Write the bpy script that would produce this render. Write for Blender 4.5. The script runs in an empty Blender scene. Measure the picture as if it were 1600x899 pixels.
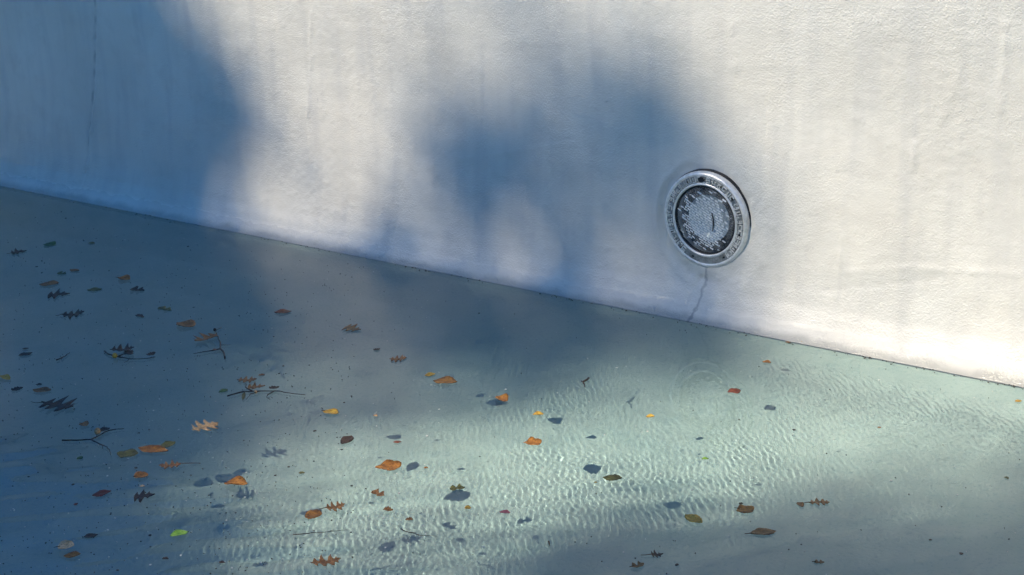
import bpy, bmesh, math, random
import numpy as np
from mathutils import Vector, Matrix, noise as mnoise

scene = bpy.context.scene
col = scene.collection
rng = np.random.default_rng(7)
random.seed(7)

# ------------------------------------------------------------------ camera
# world: X along the pool wall, Y into the wall (wall face at y = 0), Z up, water level at z = 0
F_PX, PITCH, YAW, ROLL = 2407.4, 0.308853, 0.716397, -0.0616234
CAM = np.array([2.25546, -3.44158, 1.405306])
fwd = np.array([-math.sin(YAW)*math.cos(PITCH), math.cos(YAW)*math.cos(PITCH), -math.sin(PITCH)])
r0 = np.array([math.cos(YAW), math.sin(YAW), 0.0])
u0 = np.cross(r0, fwd)
rgt = math.cos(ROLL)*r0 + math.sin(ROLL)*u0
upv = -math.sin(ROLL)*r0 + math.cos(ROLL)*u0
cd = bpy.data.cameras.new('camera')
cam = bpy.data.objects.new('camera', cd); col.objects.link(cam)
M = Matrix(((rgt[0], upv[0], -fwd[0], CAM[0]), (rgt[1], upv[1], -fwd[1], CAM[1]), (rgt[2], upv[2], -fwd[2], CAM[2]), (0, 0, 0, 1)))
cam.matrix_world = M
cd.sensor_width = 36.0
cd.lens = F_PX/1600*36.0
cd.clip_start = 0.05; cd.clip_end = 500
scene.camera = cam

# ------------------------------------------------------------------ sky, sun, exposure
SUN_EL, SUN_AZ = math.radians(45.0), math.radians(62.0)     # light travels along (cos az, sin az) over the ground
sdir = np.array([math.cos(SUN_EL)*math.cos(SUN_AZ), math.cos(SUN_EL)*math.sin(SUN_AZ), -math.sin(SUN_EL)])
world = bpy.data.worlds.new('World'); scene.world = world; world.use_nodes = True
wn = world.node_tree
sky = wn.nodes.new('ShaderNodeTexSky'); sky.sky_type = 'NISHITA'; sky.sun_disc = False
sky.sun_elevation = SUN_EL
# the node's rotation is measured from +Y towards +X; the sun stands opposite the light's travel
sky.sun_rotation = math.atan2(-sdir[0], -sdir[1])
sky.air_density = 1.0; sky.dust_density = 0.2; sky.ozone_density = 3.0
bg = wn.nodes['Background']; bg.inputs['Strength'].default_value = 0.098
tint = wn.nodes.new('ShaderNodeMix'); tint.data_type = 'RGBA'; tint.blend_type = 'MULTIPLY'; tint.inputs[0].default_value = 1.0
tint.inputs[7].default_value = (.34, .90, 1.34, 1)      # clear, deep autumn blue
wn.links.new(sky.outputs[0], tint.inputs[6]); wn.links.new(tint.outputs[2], bg.inputs['Color'])
sl = bpy.data.lights.new('sun', 'SUN'); sl.energy = 5.0; sl.angle = math.radians(0.55); sl.color = (1.0, 0.87, 0.68)
sun = bpy.data.objects.new('sun', sl); col.objects.link(sun)
sun.rotation_euler = Vector(sdir).to_track_quat('-Z', 'Y').to_euler(); sun.location = (-10, -11, 12)
sl.cycles.is_caustics_light = True
vs = scene.view_settings
scene.display_settings.display_device = 'sRGB'
vs.view_transform = 'Standard'; vs.look = 'None'; vs.exposure = 0.2; vs.gamma = 1.0; vs.use_curve_mapping = False
cy = scene.cycles
cy.use_denoising = True
try: cy.denoiser = 'OPENIMAGEDENOISE'
except Exception: pass
cy.max_bounces = 7; cy.transmission_bounces = 6; cy.transparent_max_bounces = 8; cy.diffuse_bounces = 3
cy.use_light_tree = False
cy.use_adaptive_sampling = True; cy.adaptive_threshold = 0.045; cy.adaptive_min_samples = 16
cy.caustics_reflective = True; cy.caustics_refractive = True; cy.blur_glossy = 0.5
cy.sample_clamp_indirect = 4.0

# ------------------------------------------------------------------ helpers
def tag(o, label=None, cat=None, group=None, kind=None):
    if label: o['label'] = label
    if cat: o['category'] = cat
    if group: o['group'] = group
    if kind: o['kind'] = kind
    return o

def mesh_obj(name, verts, faces, mat=None, parent=None, smooth=True):
    me = bpy.data.meshes.new(name)
    me.from_pydata([tuple(map(float, v)) for v in verts], [], [tuple(int(i) for i in f) for f in faces]); me.update()
    if smooth: me.polygons.foreach_set('use_smooth', [True]*len(me.polygons))
    if mat: me.materials.append(mat)
    o = bpy.data.objects.new(name, me); col.objects.link(o)
    if parent: o.parent = parent
    return o

def grid_obj(name, P, mat=None, parent=None, flip=False):
    """P: (ny, nx, 3) array of points -> smooth quad grid"""
    ny, nx = P.shape[:2]
    me = bpy.data.meshes.new(name)
    idx = np.arange(ny*nx).reshape(ny, nx)
    q = np.stack([idx[:-1, :-1], idx[:-1, 1:], idx[1:, 1:], idx[1:, :-1]], -1).reshape(-1, 4)
    if flip: q = q[:, ::-1]
    me.vertices.add(ny*nx); me.vertices.foreach_set('co', P.reshape(-1).astype(np.float32))
    me.loops.add(q.size); me.loops.foreach_set('vertex_index', q.reshape(-1).astype(np.int32))
    me.polygons.add(len(q)); me.polygons.foreach_set('loop_start', np.arange(0, q.size, 4, dtype=np.int32))
    me.update(calc_edges=True); me.validate()
    me.polygons.foreach_set('use_smooth', np.ones(len(q), dtype=bool))
    if mat: me.materials.append(mat)
    o = bpy.data.objects.new(name, me); col.objects.link(o)
    if parent: o.parent = parent
    return o

def empty(name, loc):
    o = bpy.data.objects.new(name, None); col.objects.link(o); o.location = loc; o.empty_display_size = .05
    return o

def ray(px, py):
    d = fwd + rgt*(px-800)/F_PX + upv*(449.5-py)/F_PX
    return d
def on_water(px, py, z=0.0):
    d = ray(px, py); return CAM + d*(z-CAM[2])/d[2]
def on_wall(px, py, y=0.0):
    d = ray(px, py); return CAM + d*(y-CAM[1])/d[1]

_VT = {}
def _vtab(k):
    if k not in _VT:
        r = np.random.default_rng(k); _VT[k] = (r.uniform(-1, 1, (256, 256)), r.uniform(0, 99), r.uniform(0, 99))
    return _VT[k]
def vnoise(X, Y, scale, seed, octaves=3, gain=.5):
    """smooth value noise on arrays, about -1..1"""
    out = np.zeros_like(X, dtype=float); amp = 1.0; tot = 0
    for o in range(octaves):
        T, ox, oy = _vtab(seed*31+o)
        x = X/scale*(2**o) + ox; y = Y/scale*(2**o) + oy
        xi = np.floor(x).astype(int); yi = np.floor(y).astype(int)
        fx = x-xi; fy = y-yi; fx = fx*fx*(3-2*fx); fy = fy*fy*(3-2*fy)
        a = T[yi % 256, xi % 256]; b = T[yi % 256, (xi+1) % 256]; c = T[(yi+1) % 256, xi % 256]; d = T[(yi+1) % 256, (xi+1) % 256]
        out += amp*((a*(1-fx)+b*fx)*(1-fy)+(c*(1-fx)+d*fx)*fy); tot += amp; amp *= gain
    return out/tot

class NT:
    """small node-tree writer"""
    def __init__(s, name):
        s.m = bpy.data.materials.new(name); s.m.use_nodes = True; s.t = s.m.node_tree
        s.p = s.t.nodes['Principled BSDF']; s.out = s.t.nodes['Material Output']
    def n(s, typ, **kw):
        x = s.t.nodes.new(typ)
        for k, v in kw.items():
            if k.startswith('i_'):
                x.inputs[k[2:]].default_value = v
            else: setattr(x, k, v)
        return x
    def l(s, a, b): s.t.links.new(a, b)
    def noise(s, vec, scale, detail=4, rough=.55):
        x = s.n('ShaderNodeTexNoise'); x.inputs['Scale'].default_value = scale; x.inputs['Detail'].default_value = detail
        x.inputs['Roughness'].default_value = rough; s.l(vec, x.inputs['Vector']); return x.outputs['Fac']
    def ramp(s, fac, stops):
        x = s.n('ShaderNodeValToRGB'); e = x.color_ramp.elements
        while len(e) < len(stops): e.new(.5)
        for k, (p, c) in enumerate(stops):
            e[k].position = p; e[k].color = (*c, 1) if not np.isscalar(c) else (c, c, c, 1)
        s.l(fac, x.inputs[0]); return x.outputs[0]
    def mix(s, fac, a, b, blend='MIX'):
        x = s.n('ShaderNodeMix', data_type='RGBA', blend_type=blend)
        for inp, v in ((x.inputs[0], fac), (x.inputs[6], a), (x.inputs[7], b)):
            if hasattr(v, 'is_linked') or hasattr(v, 'links'): s.l(v, inp)
            elif np.isscalar(v): inp.default_value = v if inp.type == 'VALUE' else (v, v, v, 1)
            else: inp.default_value = (*v, 1)
        return x.outputs[2]
    def math(s, op, a, b=0.0, c=None):
        x = s.n('ShaderNodeMath', operation=op)
        for i, v in enumerate((a, b, c)):
            if v is None: continue
            if np.isscalar(v): x.inputs[i].default_value = v
            else: s.l(v, x.inputs[i])
        return x.outputs[0]
    def bump(s, h, strength=.5, dist=.002, normal=None):
        x = s.n('ShaderNodeBump'); x.inputs['Strength'].default_value = strength; x.inputs['Distance'].default_value = dist
        s.l(h, x.inputs['Height'])
        if normal is not None: s.l(normal, x.inputs['Normal'])
        return x.outputs[0]
    def coords(s): return s.n('ShaderNodeTexCoord').outputs['Object']

# ------------------------------------------------------------------ materials of the setting
LIGHT_X, LIGHT_Z, LIGHT_R = 0.0, 0.2715, 0.135

_c0, _c1 = on_wall(148, 0), on_wall(147, 300)
CRACK_S = -(_c0[0]-_c1[0])/(_c0[2]-_c1[2]); CRACK_X = _c1[0]+CRACK_S*_c1[2]
_d0, _d1 = on_wall(1105, 420, -.03), on_wall(1085, 500, -.08)
CRACK2_S = -(_d0[0]-_d1[0])/(_d0[2]-_d1[2]); CRACK2_X = _d1[0]+CRACK2_S*_d1[2]
def wall_material():
    m = NT('painted_plaster'); v = m.coords()
    sep = m.n('ShaderNodeSeparateXYZ'); m.l(v, sep.inputs[0]); X, Z = sep.outputs[0], sep.outputs[2]
    big = m.noise(v, 2.3, 3, .6); mid = m.noise(v, 11, 3, .6)
    st = m.n('ShaderNodeMapping'); st.inputs['Scale'].default_value = (9, 9, 1.1); m.l(v, st.inputs[0])
    drip = m.noise(st.outputs[0], 1.6, 2, .6)
    c = m.ramp(big, [(.3, (.575, .56, .505)), (.7, (.655, .645, .59))])
    c = m.mix(m.math('MULTIPLY', m.ramp(drip, [(.48, 0.), (.70, 1.)]), .42), c, (.48, .48, .465))
    c = m.mix(m.math('MULTIPLY', m.ramp(mid, [(.52, 0.), (.72, 1.)]), .38), c, (.50, .485, .44))
    # scum line: a thin ochre-grey deposit just above the water
    wob = m.math('ADD', Z, m.math('MULTIPLY', m.math('SUBTRACT', mid, .5), .03))
    band = m.n('ShaderNodeMapRange', interpolation_type='SMOOTHSTEP'); band.inputs[1].default_value = .003; band.inputs[2].default_value = .022
    band.inputs[3].default_value = 1.; band.inputs[4].default_value = 0.; m.l(wob, band.inputs[0])
    c = m.mix(m.math('MULTIPLY', band.outputs[0], .72), c, (.31, .31, .28))
    # dark pits and specks
    sp = m.noise(v, 95, 2, .5)
    c = m.mix(m.math('MULTIPLY', m.ramp(sp, [(.72, 0.), (.78, 1.)]), .45), c, (.33, .33, .32))
    m.l(c, m.p.inputs['Base Color'])
    rg = m.ramp(mid, [(.3, .30), (.7, .50)])
    wet = m.n('ShaderNodeMapRange', interpolation_type='SMOOTHSTEP'); wet.inputs[1].default_value = .01; wet.inputs[2].default_value = .06
    wet.inputs[3].default_value = 1.; wet.inputs[4].default_value = 0.; m.l(wob, wet.inputs[0])
    m.l(m.mix(wet.outputs[0], rg, .16), m.p.inputs['Roughness'])
    # grime in the old vertical crack, far left
    cr = m.math('ABSOLUTE', m.math('ADD', m.math('SUBTRACT', X, CRACK_X), m.math('ADD', m.math('MULTIPLY', Z, CRACK_S), m.math('MULTIPLY', m.math('SUBTRACT', m.noise(v, 26, 2, .7), .5), .016))))
    cm = m.n('ShaderNodeMapRange', interpolation_type='SMOOTHSTEP'); cm.inputs[1].default_value = .002; cm.inputs[2].default_value = .009
    cm.inputs[3].default_value = 1.; cm.inputs[4].default_value = 0.; m.l(cr, cm.inputs[0])
    fade = m.ramp(Z, [(.13, 0.), (.2, 1.)])
    c = m.mix(m.math('MULTIPLY', m.math('MULTIPLY', cm.outputs[0], fade), m.ramp(m.noise(v, 14, 1, .6), [(.42, .05), (.58, .42)])), c, (.16, .17, .17))
    m.l(c, m.p.inputs['Base Color'])
    h1 = m.noise(v, 55, 2, .6); h2 = m.noise(v, 190, 2, .65)
    vo = m.n('ShaderNodeTexVoronoi'); vo.inputs['Scale'].default_value = 150; m.l(v, vo.inputs['Vector'])
    gr = m.ramp(vo.outputs['Distance'], [(.0, 1.), (.35, 0.)])
    h = m.math('ADD', m.math('MULTIPLY', h1, .7), m.math('MULTIPLY', h2, 1.15))
    h = m.math('ADD', h, m.math('MULTIPLY', m.math('MULTIPLY', gr, m.ramp(mid, [(.4, .15), (.65, 1.)])), .42))
    # grime in the crack that runs from the lamp down to the water
    cr = m.math('ABSOLUTE', m.math('ADD', m.math('SUBTRACT', X, CRACK2_X), m.math('ADD', m.math('MULTIPLY', Z, CRACK2_S), m.math('MULTIPLY', m.math('SUBTRACT', h1, .5), .02))))
    cm = m.n('ShaderNodeMapRange', interpolation_type='SMOOTHSTEP'); cm.inputs[1].default_value = .001; cm.inputs[2].default_value = .008
    cm.inputs[3].default_value = 1.; cm.inputs[4].default_value = 0.; m.l(cr, cm.inputs[0])
    c = m.mix(m.math('MULTIPLY', m.math('MULTIPLY', cm.outputs[0], m.ramp(Z, [(.13, 1.), (.15, 0.)])), .5), c, (.13, .15, .17))
    m.l(c, m.p.inputs['Base Color'])
    patchy = m.ramp(m.noise(v, 3.1, 2, .6), [(.35, .35), (.65, 1.)])
    m.l(m.bump(m.math('MULTIPLY', h, patchy), .7, .0031), m.p.inputs['Normal'])
    m.p.inputs['Specular IOR Level'].default_value = .5
    return m.m

def floor_material():
    m = NT('pool_floor_plaster'); v = m.coords()
    big = m.noise(v, 1.7, 3, .6); mid = m.noise(v, 9, 3, .65); fine = m.noise(v, 120, 2, .6)
    c = m.ramp(big, [(.3, (.37, .40, .345)), (.7, (.43, .455, .395))])
    c = m.mix(m.math('MULTIPLY', m.ramp(mid, [(.45, 0.), (.72, 1.)]), .35), c, (.27, .34, .31))
    c = m.mix(m.math('MULTIPLY', m.ramp(fine, [(.30, 1.), (.45, 0.)]), .35), c, (.22, .29, .275))
    c = m.mix(m.math('MULTIPLY', m.ramp(fine, [(.66, 0.), (.76, 1.)]), .4), c, (.52, .54, .48))
    m.l(c, m.p.inputs['Base Color']); m.p.inputs['Roughness'].default_value = .8
    m.l(m.bump(fine, .5, .002), m.p.inputs['Normal'])
    return m.m

def water_material():
    m = NT('clear_water'); m.t.nodes.remove(m.p)
    fr = m.n('ShaderNodeFresnel'); fr.inputs['IOR'].default_value = 1.333
    rf = m.n('ShaderNodeBsdfRefraction'); rf.inputs['IOR'].default_value = 1.333; rf.inputs['Roughness'].default_value = 0
    rf.inputs['Color'].default_value = (.82, .945, 1, 1)
    gl = m.n('ShaderNodeBsdfGlossy'); gl.inputs['Roughness'].default_value = 0.0; gl.inputs['Color'].default_value = (.84, .84, .84, 1)
    mx = m.n('ShaderNodeMixShader'); m.l(fr.outputs[0], mx.inputs[0]); m.l(rf.outputs[0], mx.inputs[1]); m.l(gl.outputs[0], mx.inputs[2])
    m.l(mx.outputs[0], m.out.inputs['Surface'])
    return m.m

def simple(name, color, rough=.6, metal=0., nscale=30, var=.15, bump=.0, bscale=80):
    m = NT(name); v = m.coords(); f = m.noise(v, nscale, 4, .6)
    a = tuple(min(1, k*(1-var)) for k in color); b = tuple(min(1, k*(1+var)) for k in color)
    m.l(m.ramp(f, [(.3, a), (.7, b)]), m.p.inputs['Base Color'])
    m.p.inputs['Roughness'].default_value = rough; m.p.inputs['Metallic'].default_value = metal
    if bump: m.l(m.bump(m.noise(v, bscale, 3, .6), .6, bump), m.p.inputs['Normal'])
    return m.m

MAT_WALL, MAT_FLOOR, MAT_WATER = wall_material(), floor_material(), water_material()

# ------------------------------------------------------------------ basin profile (wall -> cove -> floor), measured from the wall face
PY = np.array([0, .002, .012, .04, .095, .17, .3, .5, 1, 2.2, 4.9])
PZ = np.array([.19, .16, .10, .05, 0, -.06, -.13, -.19, -.235, -.255, -.27])
def skew(x): return .011 + .0042*(.936-np.clip(x, -4, 2))
def floor_depth(x, yy):
    """yy = distance in front of the wall (positive), floor part"""
    z = np.interp(yy-skew(x), PY, PZ)
    return np.where(z < 0, z*(1+.08*np.clip(-x, 0, 4)+.5*np.clip(-x-1.2, 0, 3)), z)

X_MIN, X_MAX, Y_MIN, TOP = -6.0, 4.5, -5.0, 1.3
def graded(a, b, lo, hi, fine, coarse):
    return np.unique(np.concatenate([np.arange(a, lo, coarse), np.arange(lo, hi, fine), np.arange(hi, b, coarse), [b]]).round(5))

# --- far wall with the lamp
def gauss(d, w): return np.exp(-(d/w)**2)
def wall_relief(X, Z):
    h = .0035*vnoise(X, Z, .55, 1, 2) + .0016*vnoise(X, Z, .13, 2, 3) + .0007*vnoise(X, Z, .035, 3, 2)
    h += .0010*vnoise(X*.25, Z, .045, 4, 2) + .0009*vnoise(X, Z*.22, .05, 5, 2)
    def line(pts, w, amp, jit=.004, seed=0, both=False):
        nonlocal h
        for (ax_, ay_), (bx_, by_) in zip(pts[:-1], pts[1:]):
            A = on_wall(ax_, ay_); B = on_wall(bx_, by_)
            dx, dz = B[0]-A[0], B[2]-A[2]; L2 = dx*dx+dz*dz
            g = 4*w+jit
            mk = (X > min(A[0], B[0])-g) & (X < max(A[0], B[0])+g) & (Z > min(A[2], B[2])-g) & (Z < max(A[2], B[2])+g)
            x, z = X[mk], Z[mk]
            e = np.clip(((x-A[0])*dx+(z-A[2])*dz)/L2, 0, 1)
            D = np.hypot(x-A[0]-e*dx + jit*vnoise(z, x, .03, 11+seed, 3), z-A[2]-e*dz)
            h[mk] += 1.6*amp*gauss(D, w)*(.55+.45*vnoise(x, z, .02, 13+seed, 2))
    # vertical cracks, patched seams and paint runs
    line([(151, -10), (148, 60), (150, 130), (145, 200), (147, 260), (147, 325)], .007, -.004, .006, 1)
    line([(154, 110), (150, 200), (152, 250)], .012, .0035, .008, 2)
    line([(134, -5), (148, 20)], .006, -.003, .003, 3)
    line([(754, 90), (757, 150), (757, 215)], .004, -.002, .003, 4)
    line([(632, 300), (631, 400)], .006, -.0025, .004, 5)
    line([(1105, 420), (1095, 460), (1083, 505)], .006, -.004, .004, 6)
    line([(1431, 225), (1428, 262)], .008, .004, .003, 7)
    line([(1322, 360), (1320, 400), (1319, 450)], .006, .0025, .004, 8)
    line([(1572, 40), (1568, 100), (1563, 170)], .010, .003, .006, 9)
    line([(1145, 40), (1150, 110)], .012, .0025, .006, 10)
    line([(1197, 150), (1196, 240)], .005, -.002, .004, 11)
    line([(486, 20), (484, 180)], .008, .0022, .005, 12)
    line([(1500, 120), (1470, 190)], .012, .0025, .008, 13)
    line([(1330, 180), (1420, 240)], .018, .0018, .008, 14)
    line([(1330, 415), (1420, 408), (1600, 420)], .008, .0018, .006, 15)
    line([(1300, 440), (1480, 425)], .01, -.0016, .006, 16)
    line([(720, 245), (800, 235), (860, 225), (900, 222)], .006, .0012, .008, 17)
    # rougher scabs of old paint, upper right
    rough = .5+.5*vnoise(X, Z, .4, 21, 2); h += .0030*rough**2*np.maximum(0, vnoise(X, Z, .012, 22, 2))
    # plaster collar worked round the lamp niche: a crease on the left, a hollow below
    rx, rz = X-LIGHT_X, Z-LIGHT_Z; R = np.hypot(rx, rz); th = np.arctan2(rz, rx)
    left = np.clip(np.cos(th-math.radians(195)), 0, 1)**.6
    h += .005*left*gauss(R-.172-.006*vnoise(th, R, .3, 31, 2), .010) - .007*left*gauss(R-.153, .016)
    h -= .010*np.clip(np.cos(th-math.radians(245)), 0, 1)*gauss(R-.165, .035)
    h += .003*np.clip(np.cos(th-math.radians(330)), 0, 1)*gauss(R-.19, .03)*(1+vnoise(X, Z, .02, 33, 2))
    h += .003*gauss(R-.15, .02)*vnoise(X, Z, .018, 34, 2)
    return h
xs = graded(X_MIN, X_MAX, -3.8, 1.5, .006, .06)
zz = graded(.16, TOP, .16, .95, .006, .04)[::-1]
tp = np.linspace(0, 1, 46)[1:]
prof = [(.026*min(1, max(0, (.62-z)/.46))**1.6, z) for z in zz]
sp_y = np.array([.026, .030, .040, .058, .095, .100]); sp_z = np.array([.16, .13, .08, .035, 0., -.004])
sl_ = np.concatenate([[0], np.cumsum(np.hypot(np.diff(sp_y), np.diff(sp_z)))])
tt = np.linspace(0, sl_[-1], 48)[1:]
cy_, cz_ = np.interp(tt, sl_, sp_y), np.interp(tt, sl_, sp_z)
k5 = np.ones(5)/5
cyp = np.convolve(np.pad(cy_, 2, mode='edge'), k5, 'valid'); czp = np.convolve(np.pad(cz_, 2, mode='edge'), k5, 'valid')
cyp[-1], czp[-1] = cy_[-1], cz_[-1]; 
prof += list(zip(cyp, czp)); prof = np.array(prof)
PX_, _ = np.meshgrid(xs, prof[:, 0]); PYg = np.repeat(prof[:, :1], len(xs), 1); PZg = np.repeat(prof[:, 1:], len(xs), 1)
ramp_ = np.clip(PYg/.095, 0, 1.4)
nearedge = np.clip((PZg+.004)/.03, 0, 1)
H = wall_relief(PX_, PZg + PYg*.5)*nearedge
Yw = -(PYg + skew(PX_)*np.clip(ramp_, 0, 1) + H*.9)
# niche opening behind the lamp: press the plaster back
Rn = np.hypot(PX_-LIGHT_X, PZg-LIGHT_Z); Yw = np.where(Rn < .118, .12, Yw)
wall = grid_obj('pool_wall', np.stack([PX_, Yw, PZg], -1), MAT_WALL, flip=True)
tag(wall, 'white painted plaster pool wall with rough weathered surface rising from the water', 'wall')

# --- floor
fx = graded(X_MIN, X_MAX, -4.2, 1.7, .03, .25); fy = np.unique(np.concatenate([np.linspace(0, .5, 40), np.linspace(.5, 2.6, 70), np.linspace(2.6, -Y_MIN-.1, 14)]))
FX, FY = np.meshgrid(fx, fy); dist = .100+skew(FX)+FY
FZ = floor_depth(FX, dist) + .004*vnoise(FX, FY, .5, 41, 3)*np.clip(FY/.2, 0, 1)
FZ = np.where(FY < .12, FZ*(FY/.12) + (-.004 + (FZ-FZ[0:1]))*(1-FY/.12), FZ)
floor = grid_obj('pool_floor', np.stack([FX, -dist, FZ], -1), MAT_FLOOR, flip=True)
tag(floor, 'pale green grey plaster pool floor under shallow water', kind='structure')

# --- the other three sides, the deck and the ground around the pool
def slab(name, boxes, mat):
    V, Fc = [], []
    for (x0, x1, y0, y1, z0, z1) in boxes:
        b = len(V); V += [(x, y, z) for z in (z0, z1) for (x, y) in ((x0, y0), (x1, y0), (x1, y1), (x0, y1))]
        Fc += [(b, b+3, b+2, b+1), (b+4, b+5, b+6, b+7), (b, b+1, b+5, b+4), (b+1, b+2, b+6, b+5), (b+2, b+3, b+7, b+6), (b+3, b, b+4, b+7)]
    return mesh_obj(name, V, Fc, mat, smooth=False)
MAT_DECK = simple('deck_concrete', (.34, .33, .30), .85, nscale=5, bump=.003)
MAT_GROUND = simple('lawn_ground', (.07, .10, .04), .95, nscale=2, var=.3)
tag(slab('pool_side', [(X_MIN-.3, X_MIN, Y_MIN-.3, .14, -.6, TOP-.004), (X_MAX, X_MAX+.3, Y_MIN-.3, .14, -.6, TOP-.004), (X_MIN-.3, X_MAX+.3, Y_MIN-.3, Y_MIN, -.6, TOP-.008)], MAT_WALL), kind='structure')
tag(slab('pool_deck', [(X_MIN-2, X_MAX+2, -.02, 2.5, TOP, TOP+.08), (X_MIN-2, X_MAX+2, Y_MIN-2.5, Y_MIN+.02, TOP, TOP+.08),
     (X_MIN-2, X_MIN+.02, Y_MIN+.02, -.02, TOP, TOP+.08), (X_MAX-.02, X_MAX+2, Y_MIN+.02, -.02, TOP, TOP+.08)], MAT_DECK), kind='structure')
G = 160
tag(slab('ground', [(-G, G, 2.5, G, TOP-.5, TOP), (-G, G, -G, Y_MIN-2.5, TOP-.5, TOP), (-G, X_MIN-2, Y_MIN-2.5, 2.5, TOP-.5, TOP), (X_MAX+2, G, Y_MIN-2.5, 2.5, TOP-.5, TOP)], MAT_GROUND), kind='structure')

RIP = 0.19
# --- water: a real rippled sheet
wx = graded(X_MIN, X_MAX, -1.5, 1.38, .0031, .0065); wx = np.concatenate([np.arange(X_MIN, -3.6, .09), wx[(wx >= -3.6) & (wx < 1.5)], np.arange(1.5, X_MAX+.04, .09)]); wy = graded(.02, -Y_MIN, .09, 2.12, .0032, .09)
WX, WY = np.meshgrid(wx, wy); YY = -WY
rw = np.random.default_rng(23)
hw = np.zeros_like(WX)
calm = 1-.85*np.clip((WX-.45)/.75, 0, 1)*np.clip((1.0-WY)/.5, 0, 1)         # still water in the right-hand corner by the wall
calm *= np.clip((WY-.10)/.65, .06, 1)**1.2
WOB = [.010*vnoise(WX, WY, .16, 60+k, 1) for k in range(5)]
mod = np.clip(.72+.95*vnoise(WX, WY, .2, 51, 3), .25, 1.35)
for k in range(46):
    lam = rw.uniform(.0095, .021); ang = math.radians(44+rw.normal(0, 18)); kk = 2*math.pi/lam
    A = RIP*.00006*(lam/.025)**1.6
    ph = rw.uniform(0, 6.28); wob = WOB[k % 5]
    hw += A*np.sin(kk*((WX+wob)*math.cos(ang)+(YY+wob)*math.sin(ang))+ph)
hw *= calm*mod
for k in range(16):                                                  # a coarser, more wandering set between the fine wrinkles
    lam = rw.uniform(.026, .06); ang = math.radians(44+rw.normal(0, 26)); kk = 2*math.pi/lam; wob = WOB[(k+2) % 5]*1.6
    hw += RIP*.000014*(lam/.03)**1.7*np.sin(kk*((WX+wob)*math.cos(ang)+(YY-wob)*math.sin(ang))+rw.uniform(0, 6.28))*calm*(1.5-mod)
for k in range(14):
    lam = rw.uniform(.08, .30); ang = math.radians(rw.uniform(0, 360)); kk = 2*math.pi/lam
    hw += .00010*(lam/.2)*np.sin(kk*(WX*math.cos(ang)+YY*math.sin(ang))+rw.uniform(0, 6.28))*np.clip(calm+.1, 0, 1)
# longer swell that breaks up the reflection near the camera
for k in range(10):
    lam = rw.uniform(.06, .14); ang = math.radians(131+rw.normal(0, 14)); kk = 2*math.pi/lam
    hw += .00016*(lam/.1)*np.sin(kk*(WX*math.cos(ang)+YY*math.sin(ang))+rw.uniform(0, 6.28))*np.clip((WY-1.0+.5*WX)/.5, 0, 1)
for (px, py, amp, r0_) in ((1490, 670, .00011, .012), (1462, 640, .00005, .01), (1372, 618, .00004, .008)):
    c = on_water(px, py); R = np.hypot(WX-c[0], YY-c[1])
    hw += amp*np.cos(2*math.pi*R/.026+.8*vnoise(WX, WY, .05, 71, 1))*np.exp(-(R/.055)**2)*(.5+.5*vnoise(WX, WY, .06, 72, 1))
water = grid_obj('water', np.stack([WX, YY, hw], -1), MAT_WATER, flip=True)
tag(water, kind='structure')
water.cycles.is_caustics_caster = True
floor.cycles.is_caustics_receiver = True

LEAF_AREA = .0010; TREE_T0 = 24.0
# ------------------------------------------------------------------ the trees whose shade falls on the pool (behind the photographer)
CROWN = [
    '.........................................9999999999.............',
    '...........99999999999999999999999999999999999999999............',
    '.......999999999999999999999999999999999999999999999............',
    '....9999999999999999999999999999999999999999888888888...........',
    '999.99999999999999999999999999999999999999888888887777..........',
    '999999.999999999999999999999999999988888888877776666555.........',
    '.9999999.9999999999999999999999999988888877766555544444.........',
    '.9999999999999999999999999999999999887776666554433333444........',
    '.99999999999999999999999999999999988766665555432222234556.......',
    '..99999999999999999999999999999988877655555554310011235667......',
    '..999999999999999999999999999999988887766666543210001235777.....',
    '..999999999999999997799999999999999999877777653210000135788.....',
    '...999999999999999974554999999999999999887776542000001357899....',
    '...9999999999999999974211279999999999999887766431000012578999...',
    '.....999999999999999974211246999999999999887665320000013678999..',
    '........999999999999986432234678999999999988765321000013567899..',
    '..........99999999999854432234454579999999987654321000024678888.',
    '.............999878876432222245455557999999987644321000135678888',
    '...............9865443221111124567665678999999874321000024677888',
    '..................431111110011357887656666899987532110012357778.',
    '....................110001111124789987777666788753211111224677..',
    '......................00000111235789998877765444422111111235....',
    '.........................0000012345788888777621121111111112.....',
    '...........................0000123345788887763100111111111......',
    '..............................112223446898876421000110011.......',
    '................................22222346788763210000000.........',
    '...................................22223455432100000000.........',
    '......................................22221100000000000.........',
    '........................................110000000000000.........',
    '..........................................0000000000000.........',
    '.............................................0000000000.........',
    '...............................................00000000.........',
    '..................................................00000.........',
    '....................................................000.........',
]
CELL, CA0, CB0 = .075, -3.3, -1.575
axv = np.array([math.sin(SUN_AZ), -math.cos(SUN_AZ), 0.0]); bxv = np.cross(axv, sdir); bxv *= np.sign(bxv[2])
nb, na = len(CROWN), len(CROWN[0])
raw = np.array([[-1 if ch == '.' else int(ch) for ch in r] for r in CROWN], float)
PAD = 14
dens = np.full((nb+2*PAD, na+2*PAD), -1.0); dens[PAD:-PAD, PAD:-PAD] = raw
vi, vj = np.nonzero(dens >= 0)
for i in range(dens.shape[0]):
    for j in range(dens.shape[1]):
        if dens[i, j] < 0:
            d2 = (vi-i)**2+(vj-j)**2; k = d2.argmin()
            dens[i, j] = -1-(dens[vi[k], vj[k]]*max(0, 1-math.sqrt(d2[k])/22))
dens = np.where(dens < 0, -dens-1, dens)
MAT_LEAFY = simple('tree_leaf', (.07, .085, .03), .6, nscale=8, var=.4)
MAT_BARK = simple('tree_bark', (.10, .075, .055), .9, nscale=20, var=.3, bump=.01, bscale=12)
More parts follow.
